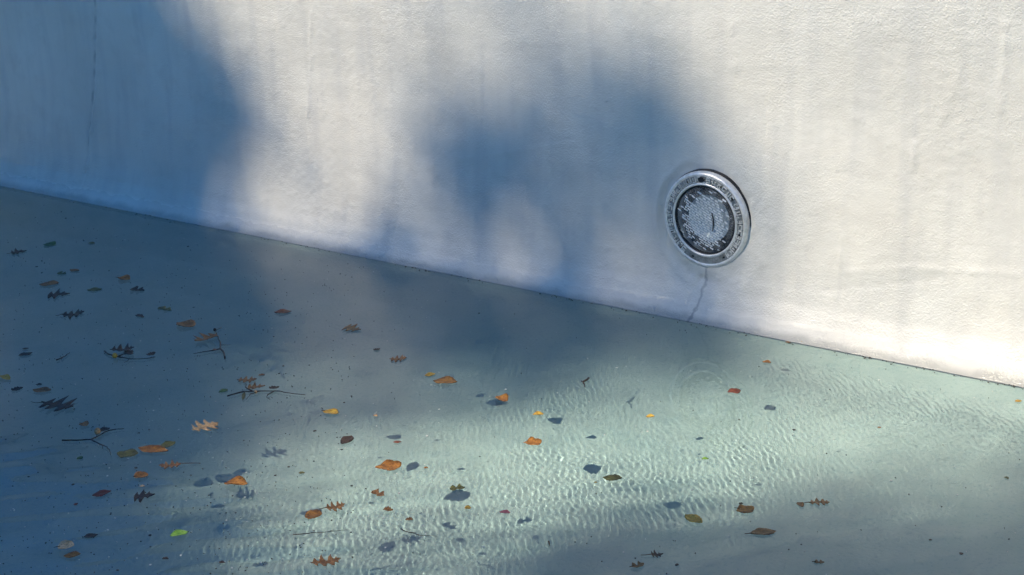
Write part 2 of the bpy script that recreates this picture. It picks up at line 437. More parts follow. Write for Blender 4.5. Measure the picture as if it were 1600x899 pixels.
def tube(V, Fc, pts, radii, n=8):
    b0 = len(V)
    for i, (p, r) in enumerate(zip(pts, radii)):
        p = Vector(p); a = Vector(pts[max(0, i-1)]); b = Vector(pts[min(len(pts)-1, i+1)]); t = (b-a).normalized()
        u = t.orthogonal().normalized(); w = t.cross(u)
        for k in range(n):
            an = 2*math.pi*k/n; V.append(p+(u*math.cos(an)+w*math.sin(an))*r)
    for i in range(len(pts)-1):
        for k in range(n):
            a = b0+i*n+k; b = b0+i*n+(k+1) % n; Fc.append((a, b, b+n, a+n))
    Fc.append(tuple(b0+k for k in range(n))[::-1]); Fc.append(tuple(b0+(len(pts)-1)*n+k for k in range(n)))
tree_bins = [(-99, -1.1), (-1.1, .45), (.45, 99)]
leaf_pos = [[], [], []]
rt = np.random.default_rng(5)
_ci, _cj = np.mgrid[0:dens.shape[0], 0:dens.shape[1]]
CLUMP = 1.1+.4*vnoise(_cj*CELL, _ci*CELL, .22, 91, 2)      # leaves hang in clumps with gaps
for i in range(dens.shape[0]):
    for j in range(dens.shape[1]):
        v = dens[i, j]; clump = CLUMP[i, j]
        lam = -math.log(max(.004, 1-1.04*min(v, 9)/9.0))*CELL*CELL/LEAF_AREA*(clump if v < 8.6 else 1)
        for k in range(rt.poisson(lam)):
            a = CA0+(j-PAD+rt.uniform())*CELL; b = CB0+(i-PAD+rt.uniform())*CELL
            ti = next(q for q, (lo, hi) in enumerate(tree_bins) if lo <= a+.35*math.sin(3*b) < hi)
            t = (TREE_T0, TREE_T0+1.2, TREE_T0-.6)[ti] + rt.normal(0, .55)
            leaf_pos[ti].append(a*axv+b*bxv-t*sdir)
tlabels = ['bare-trunked oak tree standing farthest left behind the pool', 'broad leafy oak tree in the middle of three behind the pool', 'loose-crowned oak tree nearest the right behind the pool']
for ti, L in enumerate(leaf_pos):
    L = np.array(L)
    if len(L) < 10: continue
    n = len(L)
    d = rt.normal(size=(n, 3)); d /= np.linalg.norm(d, axis=1)[:, None]
    e = np.cross(d, rt.normal(size=(n, 3))); e /= np.linalg.norm(e, axis=1)[:, None]
    s1 = rt.uniform(.035, .055, n)[:, None]; s2 = s1*.6
    V = np.stack([L-d*s1, L+e*s2, L+d*s1, L-e*s2], 1).reshape(-1, 3)
    F_ = np.arange(n*4).reshape(n, 4)
    c = L.mean(0); base = np.array([c[0]-.3, c[1]-.4, TOP])
    root = empty('oak_tree', base); tag(root, tlabels[ti], 'tree', 'trees behind the pool')
    me = bpy.data.meshes.new('crown'); me.from_pydata([tuple(q) for q in (V-base)], [], [tuple(q) for q in F_.tolist()]); me.materials.append(MAT_LEAFY)
    cr = bpy.data.objects.new('crown', me); col.objects.link(cr); cr.parent = root; cr['kind'] = 'stuff'
    TV, TF = [], []
    top = np.array([.2, .2, c[2]-base[2]-.2])
    pts = [np.array([0, 0, -.3]), np.array([.03, 0, .8]), top*.4+[.1, -.05, 0], top*.7, top]
    tube(TV, TF, pts, [.19, .15, .13, .09, .04], 10)
    # limbs reach into the thick parts of the crown only
    thick = L[rt.integers(0, n, 26)] - base
    for q in thick:
        st = pts[2]*(1-(.2+.6*rt.uniform()))+top*.6
        st = top*rt.uniform(.45, .95)
        mid_ = st*.5+q*.5+rt.normal(0, .08, 3)
        tube(TV, TF, [st, mid_, q], [.035, .02, .006], 5)
    mesh_obj('trunk', TV, TF, MAT_BARK, root)

# ------------------------------------------------------------------ the lamp in the wall
def steel_material():
    m = NT('brushed_steel'); v = m.coords()
    f = m.noise(v, 90, 4, .6); g = m.noise(v, 25, 4, .6)
    c = m.ramp(f, [(.3, (.74, .72, .67)), (.7, (.92, .90, .86))])
    c = m.mix(m.math('MULTIPLY', m.ramp(g, [(.5, 0.), (.72, 1.)]), .5), c, (.30, .28, .25))
    m.l(c, m.p.inputs['Base Color']); m.p.inputs['Metallic'].default_value = .4
    m.l(m.ramp(f, [(.3, .28), (.7, .48)]), m.p.inputs['Roughness'])
    m.l(m.bump(m.noise(v, 260, 2, .5), .25, .0008), m.p.inputs['Normal'])
    return m.m
def lens_material(nm, lo, hi):
    m = NT(nm); v = m.coords()
    f = m.noise(v, 60, 2, .5); g = m.noise(v, 30, 4, .6)
    c = m.ramp(f, [(.32, (.82, .84, .84)), (.66, (.93, .94, .94))])
    m.l(c, m.p.inputs['Base Color']); m.p.inputs['Roughness'].default_value = .22; m.p.inputs['Coat Weight'].default_value = .6
    tr = m.n('ShaderNodeBsdfTransparent'); tr.inputs['Color'].default_value = (.80, .86, .88, 1)
    mx = m.n('ShaderNodeMixShader')
    m.l(m.ramp(g, [(.36, lo), (.62, hi)]), mx.inputs[0]); m.l(tr.outputs[0], mx.inputs[1]); m.l(m.p.outputs[0], mx.inputs[2])
    m.l(mx.outputs[0], m.out.inputs['Surface']); return m.m
MAT_STEEL, MAT_LENS, MAT_CLEAR = steel_material(), lens_material('frosted_lens_prisms', .8, .95), lens_material('clear_lens_glass', .08, .22)
MAT_PLATE = simple('tarnished_steel', (.30, .30, .285), .42, .5, nscale=70, var=.45)
MAT_DARK = simple('black_rubber_and_shade', (.012, .013, .014), .55, var=.3)  # gasket and fittings; also the shade in the slots and round the rim
MAT_CAN = simple('dark_lamp_can', (.03, .034, .032), .5, var=.5, nscale=60)
MAT_DISH = simple('lamp_reflector', (.62, .64, .65), .30, .25, var=.22, nscale=40)

def lathe(profile, n=96, name='ring', mat=None, parent=None, smooth=True, closed=True):
    """profile: (r, y) pairs; axis along Y, facing -Y"""
    V, Fc = [], []; k = len(profile)
    for i in range(n):
        a = 2*math.pi*i/n
        for r, y in profile: V.append((r*math.cos(a), y, r*math.sin(a)))
    for i in range(n):
        j = (i+1) % n
        for q in range(k if closed else k-1):
            w = (q+1) % k; Fc.append((i*k+q, i*k+w, j*k+w, j*k+q))
    return mesh_obj(name, V, Fc, mat, parent, smooth)

LY = -.016
lamp = empty('pool_light', (LIGHT_X, LY, LIGHT_Z))
tag(lamp, 'round steel-rimmed pool light with patterned glass lens set in the white wall', 'pool light')
R_ = LIGHT_R
lathe([(R_-.002, .010), (R_, .0), (R_+.0005, -.012), (R_-.0015, -.0185), (R_-.006, -.0215), (R_-.008, -.0222), (R_-.0105, -.0205), (R_-.012, -.0200),
       (.1045, -.0205), (.1035, -.0215), (.1015, -.0232), (.0990, -.0228), (.0972, -.020), (.0965, -.010), (.0965, .010)], 128, 'rim', MAT_STEEL, lamp)
lathe([(.1046, -.0203), (.1046, -.0207), (.1228, -.0207), (.1228, -.0200)], 128, 'face_plate', MAT_PLATE, lamp, smooth=False)
lathe([(.1295, .016), (.1380, .016), (.1382, -.003), (.1365, -.006), (.1295, -.006)], 128, 'shade_ring', MAT_DARK, lamp)  # black ring added to draw the rim's shadow line against the wall
# embossed key-pattern and lettering on the rim: small raised bars
RV, RF = [], []
def bar(r0, r1, a0, a1, y0=-.0204, y1=-.0240, n=2):
    b = len(RV)
    for i in range(n+1):
        a = a0+(a1-a0)*i/n
        for (r, y) in ((r0, y0), (r0+.0003, y1), (r1-.0003, y1), (r1, y0)): RV.append((r*math.cos(a), y, r*math.sin(a)))
    for i in range(n):
        for q in range(3): RF.append((b+i*4+q, b+i*4+q+1, b+i*4+5+q, b+i*4+4+q))
    RF.append((b, b+1, b+2, b+3)); RF.append((b+n*4+3, b+n*4+2, b+n*4+1, b+n*4))
rr = random.Random(3)
ri, ro, th_ = .1058, .1220, .0026
a = math.radians(-52)
while a < math.radians(232):
    wd = rr.choice([.07, .09, .11, .13]); k = rr.random()
    am = a+wd-.018
    if k < .30:      # open box
        bar(ro-th_, ro, a, am); bar(ri, ro, a, a+.020); bar(ri, ri+th_, a, am); bar((ri+ro)/2, (ri+ro)/2+th_, a+.02, am)
    elif k < .55:    # key hook
        bar(ro-th_, ro, a, am); bar(ri+.004, ro, am-.020, am); bar(ri+.004, ri+.004+th_, a+.025, am)
    elif k < .75:    # stroke pair
        bar(ri, ro, a, a+.020); bar(ri, ri+th_, a, am); bar(ri+.005, ro-.002, a+wd*.5, a+wd*.5+.020)
    else:            # meander
        bar(ri, ri+th_, a, am); bar(ri, ro-.004, am-.020, am); bar(ro-.004-th_, ro-.004, a+.03, am); bar(ri+.005, ro-.004, a+.03, a+.050)
    a += wd+.012
mesh_obj('relief', RV, RF, MAT_STEEL, lamp, smooth=False)
# slots, black plugs coloured for the shade inside the holes, and the retaining screw
def disc_plug(name, ang, r, rad, mat, h0=-.0195, h1=-.0218, n=10, sx=1.0):
    V, Fc = [], []
    cx, cz = r*math.cos(ang), r*math.sin(ang); tx, tz = -math.sin(ang), math.cos(ang)
    for y in (h0, h1):
        for k in range(n):
            q = 2*math.pi*k/n; u_, w_ = rad*sx*math.cos(q), rad*math.sin(q)
            V.append((cx+tx*u_+math.cos(ang)*w_, y, cz+tz*u_+math.sin(ang)*w_))
    Fc = [tuple(range(n, 2*n))] + [(k, (k+1) % n, n+(k+1) % n, n+k) for k in range(n)]
    return mesh_obj(name, V, Fc, mat, lamp, smooth=False)
for deg in (38, 62, 118, 152, 178, 204, 228, 250, -14, -36, -58, 15):
    disc_plug('slot', math.radians(deg), .114 if deg % 4 else .118, .0028, MAT_DARK, sx=1.5)
sc_ = disc_plug('screw', math.radians(93), .114, .0075, MAT_DARK, h1=-.0245, n=14, sx=1.3)
lathe([(.0968, -.019), (.0968, -.012), (.0925, -.012), (.0925, -.0175), (.0945, -.019)], 96, 'gasket', MAT_DARK, lamp)
# lens: a shallow dome whose front is moulded in a basket-weave of small prisms
n = 190; g1 = np.linspace(-.094, .094, n); GX, GZ = np.meshgrid(g1, g1); GR = np.hypot(GX, GZ)
rot = math.radians(-24); u = GX*math.cos(rot)+GZ*math.sin(rot); w = -GX*math.sin(rot)+GZ*math.cos(rot)
bw, bh = .0155, .0066
row = np.floor(w/bh); uo = u+row*bw*.37; cu = np.abs((uo/bw) % 1-.5)*2; cw = np.abs((w/bh) % 1-.5)*2
joint = np.clip((1-cu)*bw/2/.0016, 0, 1)*np.clip((1-cw)*bh/2/.0014, 0, 1)
tilt = ((uo/bw) % 1-.5)*.0042*np.where(row % 2 == 0, 1, -1) + ((w/bh) % 1-.5)*.0022
dome = -.012-.011*np.sqrt(np.clip(1-(GR/.0945)**2, 0, 1))
brick = (np.floor(uo/bw)*37+row*101).astype(int); rb_ = np.random.default_rng(9).uniform(0, 1, 4096)[brick % 4096]
keep = (joint > .45) & (rb_ > np.clip((GR-.050)/.042, 0, .93))
GY = dome-.0014*(joint > .3)*np.clip((.094-GR)/.004, 0, 1)-tilt*joint
idx = np.arange(n*n).reshape(n, n); inside = GR < .0935
q = np.stack([idx[:-1, :-1], idx[:-1, 1:], idx[1:, 1:], idx[1:, :-1]], -1).reshape(-1, 4)
q = q[inside.reshape(-1)[q].all(1)]; kq = keep.reshape(-1)[q].sum(1) >= 3
def lens_piece(name, faces, mat, dy=0.0):
    P_ = np.stack([GX, GY+dy, GZ], -1).reshape(-1, 3); us = np.unique(faces); mp_ = np.zeros(n*n, int); mp_[us] = np.arange(len(us))
    return mesh_obj(name, P_[us], mp_[faces], mat, lamp, smooth=False)
lens = lens_piece('lens', q[~kq], MAT_CLEAR)
pr = lens_piece('lens_prisms', q[kq], MAT_LENS); pr['kind'] = 'stuff'
# can and reflector behind the glass
lathe([(.0955, .009), (.0955, .06), (.03, .085), (.0, .086)], 64, 'lamp_can', MAT_CAN, lamp, closed=False)
lathe([(.066, .002), (.063, .006), (.055, .014), (.04, .022), (.015, .027), (.0001, .028)], 64, 'reflector', MAT_DISH, lamp, closed=False)
WV, WF = [], []
tube(WV, WF, [(.028, -.0262, .026), (.032, -.0262, .010), (.0325, -.0262, -.008), (.029, -.0252, -.026)], [.0014, .0021, .0022, .0012], 8)
mesh_obj('wire', WV, WF, MAT_DARK, lamp)

# ------------------------------------------------------------------ leaves afloat
LEAFCOL = {  # (dark, light)
 'tan': ((.40, .22, .09), (.70, .45, .21)), 'orange': ((.20, .075, .014), (.47, .20, .03)), 'brown': ((.14, .058, .015), (.34, .16, .045)),
 'dark': ((.022, .012, .008), (.07, .036, .018)), 'yellow': ((.36, .19, .02), (.68, .43, .06)), 'olive': ((.055, .055, .014), (.17, .16, .035)),
 'green': ((.02, .06, .018), (.06, .15, .035)), 'lime': ((.16, .34, .03), (.36, .60, .08)), 'red': ((.12, .022, .010), (.24, .055, .02)), 'pink': ((.55, .10, .10), (.75, .25, .22)),
 'buff': ((.66, .36, .15), (.88, .58, .32))}
def leaf_material(key):
    a, b = LEAFCOL[key]; m = NT('leaf_'+key); v = m.coords()
    inf = m.n('ShaderNodeObjectInfo'); off = m.n('ShaderNodeVectorMath', operation='ADD'); m.l(v, off.inputs[0]); m.l(inf.outputs['Location'], off.inputs[1])
    f = m.noise(off.outputs[0], 55, 4, .65); g = m.noise(off.outputs[0], 180, 3, .6)
    c = m.ramp(f, [(.34, a), (.66, b)])
    c = m.mix(m.math('MULTIPLY', m.ramp(g, [(.52, 0.), (.68, 1.)]), .7), c, tuple(k*.35 for k in a))
    sep = m.n('ShaderNodeSeparateXYZ'); m.l(v, sep.inputs[0])
    ay = m.math('ABSOLUTE', sep.outputs[1]); rib = m.n('ShaderNodeMapRange'); rib.inputs[1].default_value = .0004; rib.inputs[2].default_value = .0016
    rib.inputs[3].default_value = 1; rib.inputs[4].default_value = 0; m.l(ay, rib.inputs[0])
    side = m.math('SINE', m.math('MULTIPLY', m.math('SUBTRACT', sep.outputs[0], m.math('MULTIPLY', ay, .8)), 700))
    sd = m.ramp(side, [(.86, 0.), (.98, 1.)])
    vein = m.math('MAXIMUM', rib.outputs[0], m.math('MULTIPLY', sd, .6))
    c = m.mix(m.math('MULTIPLY', vein, .45), c, tuple(k*.55 for k in a))
    m.l(c, m.p.inputs['Base Color']); m.p.inputs['Roughness'].default_value = .5
    m.l(m.bump(m.math('ADD', g, m.math('MULTIPLY', vein, .5)), .5, .0012), m.p.inputs['Normal'])
    return m.m
LM = {k: leaf_material(k) for k in LEAFCOL}
MAT_TWIG = simple('wet_twig_bark', (.035, .022, .016), .5, nscale=120, var=.4, bump=.001, bscale=400)
MAT_STEMS = simple('leaf_stem', (.09, .05, .025), .6, nscale=120, var=.3)

OUT = {
 'oval': [(0, .03), (.06, .12), (.15, .27), (.28, .40), (.42, .48), (.55, .5), (.68, .46), (.8, .36), (.9, .22), (.96, .1), (1, .015)],
 'round': [(0, .10), (.04, .26), (.12, .40), (.25, .48), (.4, .51), (.55, .5), (.7, .46), (.82, .38), (.92, .25), (.98, .12), (1, .03)],
 'blade': [(0, .02), (.08, .16), (.2, .34), (.35, .47), (.5, .5), (.62, .46), (.75, .36), (.86, .22), (.94, .1), (1, .01)],
 'oak': [(0, .02), (.08, .05), (.15, .30), (.20, .34), (.235, .11), (.30, .09), (.37, .40), (.45, .55), (.475, .30), (.52, .11), (.58, .10), (.65, .36), (.735, .50), (.75, .26), (.80, .12), (.88, .27), (.90, .12), (1, .015)],
 'maple': [(0, .03), (.04, .28), (.10, .44), (.16, .24), (.22, .14), (.30, .40), (.40, .62), (.44, .36), (.50, .14), (.60, .16), (.70, .34), (.74, .16), (.86, .09), (1, .012)],
 'scrap': [(0, .22), (.1, .40), (.22, .28), (.35, .5), (.5, .36), (.62, .46), (.75, .2), (.86, .26), (1, .06)],
 'square': [(0, .30), (.05, .44), (.2, .5), (.4, .46), (.6, .5), (.8, .47), (.94, .40), (1, .22)],
 'torn': [(0, .06), (.12, .30), (.22, .45), (.34, .38), (.42, .16), (.5, .14), (.6, .40), (.7, .46), (.8, .22), (.9, .14), (1, .02)],
}
def leaf_mesh(kind, L, Wd, curl, bend, seed):
    r = random.Random(seed); st = OUT[kind]
    if kind in ('oval', 'round', 'blade', 'square'):    # a finer, slightly nibbled edge
        ts = np.linspace(0, 1, 23); ws = np.interp(ts, [s_[0] for s_ in st], [s_[1] for s_ in st]); st = list(zip(ts, ws))
    top = []
    for i, (t, w_) in enumerate(st):
        x = (t-.5)*L; row_ = []
        cv = .06*Wd*math.sin(t*3+seed)
        for s_ in (1, .5, 0, -.5, -1):
            jl = (1+r.uniform(-.09, .09)) if abs(s_) == 1 else 1
            if kind in ('oak', 'maple', 'torn', 'scrap') and abs(s_) == 1: jl *= r.uniform(.82, 1.12)
            y = s_*w_*Wd*jl + cv
            z = curl*L*((abs(s_)*w_/.5)**2)*(1 if s_ > 0 else .75+.25*math.sin(seed)) + bend*L*(4*(t-.5)**2) + L*.012*math.sin(9*t+seed+3*s_)
            row_.append((x+(r.uniform(-.012, .012)*L if abs(s_) == 1 else 0), y, z))
        top.append(row_)
    zmin = min(p[2] for rw_ in top for p in rw_); k = 5; n_ = len(top)
    V = [(p[0], p[1], p[2]-zmin+.0009) for rw_ in top for p in rw_] + [(p[0], p[1], p[2]-zmin) for rw_ in top for p in rw_]
    B = n_*k; Fc = []
    for i in range(n_-1):
        for j in range(k-1):
            a_ = i*k+j; Fc.append((a_, a_+1, a_+k+1, a_+k)); Fc.append((B+a_+k, B+a_+k+1, B+a_+1, B+a_))
        Fc.append((i*k+k, i*k, B+i*k, B+i*k+k)[::-1]); Fc.append((i*k+k-1, i*k+2*k-1, B+i*k+2*k-1, B+i*k+k-1)[::-1])
    Fc.append(tuple(range(0, k))[::-1]+()); Fc.pop()
    for e_ in (0, (n_-1)*k):
        for j in range(k-1): Fc.append((e_+j, e_+j+1, B+e_+j+1, B+e_+j))
    return V, Fc
NAMES = {'oak': 'oak_leaf', 'maple': 'oak_leaf', 'oval': 'leaf', 'round': 'leaf', 'blade': 'leaf', 'scrap': 'leaf_fragment', 'square': 'leaf', 'torn': 'leaf_fragment'}
def add_leaf(i, px, py, dx, dy, hp, kind, colr, curl, bend, stem, label, z=.0012):
    A = on_water(px-dx/2, py-dy/2); B = on_water(px+dx/2, py+dy/2); C = (A+B)/2
    d = (B-A)[:2]; L = float(np.hypot(*d)); an = math.atan2(d[1], d[0])
    v1 = on_water(px, py-hp/2)[:2]-on_water(px, py+hp/2)[:2]
    nrm = np.array([-d[1], d[0]])/L; Wd = abs(float(v1@nrm))
    lim = {'oak': 1.25, 'maple': 1.3, 'round': 1.05, 'square': .95, 'scrap': .9, 'torn': .9}.get(kind, .72)
    Wd = min(Wd, lim*L); Wd = max(Wd, .16*L)
    V, Fc = leaf_mesh(kind, L, Wd, curl*(.55 if kind in ('oak', 'maple') else 1.5), bend*1.2, i)
    o = mesh_obj(NAMES[kind], V, Fc, LM[colr])
    o.location = (C[0], C[1], z); o.rotation_euler = (0, 0, an)
    tag(o, label, 'leaf', 'leaves and scraps floating on the pool')
    if stem:
        TV, TF = [], []; sL = stem*L
        tube(TV, TF, [(-L*.5+.004, 0, .002+bend*L), (-L*.5-sL*.5, .05*sL, .002), (-L*.5-sL, .18*sL, .0015)], [.0009, .0008, .0007], 6)
        mesh_obj('stem', TV, TF, MAT_STEMS, o)
    return o
# px, py: centre; dx, dy: base -> tip; hp: height in the photograph
LEAVES = [
 (30,395, 24,-4,17,'maple','dark',.10,.02,.3,'dark lobed leaf floating uppermost at the far left edge'),
 (78,383, 13,2,9,'round','green',.05,.0,0,'small dark green leaf near the far left top of the water'),
 (143,381, 11,0,6,'oval','olive',.05,.0,0,'tiny olive leaf close under the shaded wall at far left'),
 (97,428, 13,1,5,'torn','olive',.05,.0,0,'small yellow-green scrap just above the large brown oval leaf at left'),
 (117,424, 14,2,4,'blade','brown',.05,.05,0,'thin brown sliver beside the yellow-green scrap at far left'),
 (77,445, 30,-2,12,'oval','brown',.04,.02,0,'broad brown oval leaf directly above a dark lobed leaf at left'),
 (92,462, 34,-3,18,'maple','dark',.06,.02,0,'dark lobed leaf directly below the broad brown oval leaf'),
 (148,454, 24,-2,5,'blade','olive',.02,.02,0,'slim dark green leaf lying right of the dark lobed leaf'),
 (194,437, 19,3,8,'oval','orange',.10,.03,.25,'small orange leaf alone in the upper left shade'),
 (215,454, 22,2,8,'torn','dark',.08,.0,0,'dark triangular scrap below the small orange leaf'),
 (114,492, 36,-4,20,'oak','dark',.05,.05,.25,'black skeletal oak leaf with long thin lobes at left'),
 (258,484, 18,5,8,'torn','olive',.04,.0,0,'pale olive leaf pair drifting left of the patterned brown leaf'),
 (219,495, 10,4,6,'scrap','dark',.05,.0,0,'tiny dark scrap right of the skeletal oak leaf'),
 (290,510, 28,5,15,'oval','brown',.08,.04,0,'brown leaf with dark markings just above the forked twig'),
 (442,489, 27,-2,7,'blade','red',.04,.03,0,'slim dark reddish leaf alone near the wall at left centre'),
 (386,595, 31,-2,10,'oak','brown',.08,.03,0,'light brown lobed leaf just above the long straight twig'),
 (349,612, 14,-5,8,'oval','green',.05,.0,0,'dark green leaf at the left end of the long straight twig'),
 (381,621, 4,-13,9,'blade','olive',.05,.02,0,'upright yellow-green leaf hanging below the long straight twig'),
 (517,646, 23,4,8,'oval','yellow',.08,.02,.15,'yellow leaf with a brown tip right of the long straight twig'),
 (409,587, 9,0,3,'scrap','brown',.04,.0,0,'tiny brown scrap above the leaf on the long twig'),
 (8,592, 18,6,8,'blade','yellow',.06,.02,0,'yellowish slim leaf cut by the left edge of the photo'),
 (40,555, 21,-5,6,'blade','dark',.04,.03,0,'slim dark leaf tilted upward near the left edge'),
 (40,546, 10,-1,3,'blade','dark',.04,.03,0,'short dark sliver just above the slim tilted dark leaf'),
 (27,609, 18,-4,10,'scrap','dark',.08,.02,0,'crumpled dark leaf near the left edge below the yellowish one'),
 (66,612, 28,1,7,'blade','brown',.06,.05,0,'long arched brown leaf above the big dark oak leaf'),
 (61,602, 10,-1,3,'blade','dark',.04,.0,0,'tiny dark sliver above the long arched brown leaf'),
 (90,636, 52,6,25,'oak','dark',.07,.04,.35,'large dark oak leaf with pointed lobes at left'),
 (132,665, 10,3,9,'round','brown',.12,.04,.3,'small cupped brown leaf below the large dark oak leaf'),
 (200,711, 28,-8,13,'square','olive',.05,.02,0,'olive green blunt leaf left of the long orange leaf'),
 (240,705, 46,5,11,'blade','orange',.06,.03,0,'long narrow orange leaf overlapping a dark green one'),
 (262,697, 26,-8,13,'oval','olive',.06,.03,0,'dark olive leaf at the right end of the long orange leaf'),
 (125,717, 9,0,7,'round','green',.03,.0,0,'small round green leaf below the forked twig at lower left'),
 (321,669, 40,-12,22,'oak','tan',.10,.03,0,'pale tan oak leaf with clear lobes in the blue shade'),
 (266,729, -34,4,13,'oak','brown',.08,.04,.9,'brown lobed leaf with a long stem pointing right'),
 (221,745, 22,-4,15,'round','orange',.10,.03,.1,'orange rounded leaf below the olive green blunt leaf'),
 (223,761, 7,1,6,'scrap','buff',.08,.0,0,'tiny pinkish scrap below the orange rounded leaf'),
 (159,773, 30,-7,8,'blade','red',.05,.03,0,'slim dark red leaf slanting at lower left'),
 (226,777, 32,-3,20,'maple','dark',.07,.04,0,'black lobed leaf at lower left below the orange rounded leaf'),
 (369,758, 37,1,11,'oval','orange',.12,.02,0,'yellow-orange boat-shaped leaf at the edge of the sunlit floor'),
 (280,836, 28,-7,14,'oval','lime',.06,.02,0,'bright lime green leaf near the bottom left'),
 (142,839, 22,-4,7,'blade','dark',.05,.03,0,'dark brown narrow leaf above the pale curled pair'),
 (104,858, 25,-3,20,'round','buff',.14,.04,.2,'pale buff curled leaf at the bottom left'),
 (113,869, 26,-3,12,'oval','orange',.05,.02,0,'orange leaf tucked under the pale buff curled leaf'),
 (119,789, 6,-3,5,'scrap','red',.04,.0,0,'tiny reddish scrap left of the black lobed leaf'),
 (259,874, 9,1,4,'scrap','dark',.04,.0,0,'tiny dark scrap below the lime green leaf'),
 (347,880, 9,0,4,'scrap','dark',.04,.0,0,'tiny dark scrap near the bottom right of the lime leaf'),
 (552,515, 26,3,13,'maple','brown',.06,.03,0,'brown lobed leaf high in the middle near the wall'),
 (589,547, 10,-2,4,'scrap','dark',.05,.0,0,'tiny dark scrap left of the brown pointed-lobe leaf'),
 (622,562, 26,-1,11,'oak','brown',.06,.03,0,'brown pointed-lobe leaf above the yellow-green sliver'),
 (672,587, 17,-3,7,'blade','yellow',.06,.02,0,'yellow-green sliver just above the slim orange leaf'),
 (696,598, 37,2,11,'blade','orange',.05,.02,0,'slim orange leaf in the middle of the water'),
 (784,626, 19,7,13,'blade','orange',.14,.05,0,'pointed orange leaf standing half up beside its shadow'),
 (841,649, 17,-1,7,'oval','yellow',.12,.02,0,'small yellow boat-shaped leaf right of the pointed orange leaf'),
 (833,694, 22,4,12,'square','orange',.12,.03,0,'crumpled orange leaf on the sunlit middle of the water'),
 (957,748, 30,1,11,'oval','olive',.02,.0,0,'dark olive flat leaf on the sunlit water below the ring reflection'),
 (1016,652, 14,-1,7,'oval','yellow',.10,.0,0,'tiny yellow leaf left of the lamp reflection'),
 (789,802, 17,2,5,'blade','pink',.05,.0,0,'small pink petal-like leaf on the pale water'),
 (931,755, 5,0,4,'scrap','yellow',.05,.0,0,'tiny yellow speck left of the dark olive flat leaf'),
 (858,851, 3,8,7,'scrap','brown',.10,.0,0,'tiny upright brown scrap at the bottom centre'),
 (1027,868, 18,-2,14,'maple','dark',.12,.05,.9,'dark leaf with its stem raised near the bottom right'),
 (997,885, 19,-5,10,'torn','brown',.10,.04,.2,'torn brown leaf at the bottom edge left of the raised-stem leaf'),
 (542,689, 18,-13,15,'oval','dark',.03,.0,0,'dark brown tilted leaf where shade meets sunlit water'),
 (608,732, 25,7,18,'square','orange',.10,.04,0,'bright orange blunt leaf on the sunlit water'),
 (587,651, 6,1,7,'scrap','tan',.10,.0,0,'tiny tan scrap above the dark brown tilted leaf'),
 (591,774, 21,6,12,'torn','brown',.10,.05,0,'curled brown torn leaf below the bright orange blunt leaf'),
 (607,798, 15,1,7,'scrap','brown',.10,.03,0,'small brown scrap under the curled torn leaf'),
 (524,796, 31,-6,18,'oak','brown',.10,.05,.3,'light brown oak leaf touching a yellow rounded leaf'),
 (490,806, 26,-1,13,'round','orange',.06,.02,0,'yellow-brown rounded leaf touching the light brown oak leaf'),
 (640,813, 11,1,6,'scrap','brown',.10,.0,0,'tiny brown scrap above the thin reddish twig'),
 (715,765, 24,-3,9,'torn','olive',.08,.03,0,'olive-brown torn leaf with a round shadow at its right'),
 (731,795, 10,0,9,'round','yellow',.08,.0,0,'small round yellow leaf below the olive-brown torn leaf'),
 (509,880, 46,-9,20,'oak','brown',.10,.05,0,'brown curled oak leaf at the bottom edge left of centre'),
 (621,692, 13,0,3,'blade','red',.03,.0,0,'thin reddish sliver above the bright orange blunt leaf'),
 (472,740, 8,1,5,'scrap','olive',.06,.0,0,'tiny dark scrap right of the boat-shaped leaf'),
 (666,732, 5,1,5,'scrap','orange',.06,.0,0,'tiny orange speck right of the bright orange blunt leaf'),
 (1198,567, 13,2,5,'blade','orange',.06,.0,0,'tiny orange sliver above right of the lamp reflection'),
 (1147,613, 18,2,11,'square','red',.04,.0,0,'dark red leaf floating on the reflection of the lamp rim'),
 (1102,718, 11,-1,4,'blade','lime',.05,.0,0,'tiny yellow-green sliver below the lamp reflection'),
 (1084,813, 28,12,14,'oval','yellow',.05,.03,0,'yellow-brown folded leaf at lower right'),
 (1165,798, 25,3,14,'square','orange',.06,.02,.2,'orange blunt leaf with a black tip at lower right'),
 (1158,791, 7,0,5,'scrap','dark',.10,.0,0,'small black scrap on the corner of the orange blunt leaf'),
 (1250,790, 8,7,10,'oval','brown',.10,.0,0,'small brown leaf left of the feathery lobed leaf'),
 (1280,787, 33,-1,11,'oak','brown',.03,.02,.2,'thin feathery lobed leaf at lower right'),
 (1192,834, 40,-4,11,'oval','brown',.03,.02,.2,'long flat reddish brown leaf at lower right'),
 (1280,880, 16,0,6,'torn','brown',.08,.02,.2,'small brown scrap at the bottom right'),
 (1591,628, 11,-1,4,'blade','yellow',.05,.0,0,'tiny yellow leaf at the right edge close to the wall'),
 (1374,669, 5,1,5,'scrap','orange',.05,.0,0,'tiny orange speck left of the ring ripple'),
 (1573,748, 5,3,6,'scrap','olive',.05,.0,0,'tiny olive scrap at the right edge low down'),
 (1454,845, 5,0,4,'scrap','dark',.05,.0,0,'tiny black speck alone at lower right'),
 (1231,536, 7,1,4,'scrap','brown',.05,.0,0,'tiny brown scrap at the water line right of the lamp'),
 (775,582, 0.1,0,0,None,None,0,0,0,''),
]
for i, a_ in enumerate(LEAVES):
    if a_[5] is None: continue
    add_leaf(i, *a_[:10], a_[10], z=.0012 + (.004 if 'touching a' in a_[10] or 'tucked' not in a_[10] and 'pale buff' in a_[10] or 'black scrap on' in a_[10] else 0))

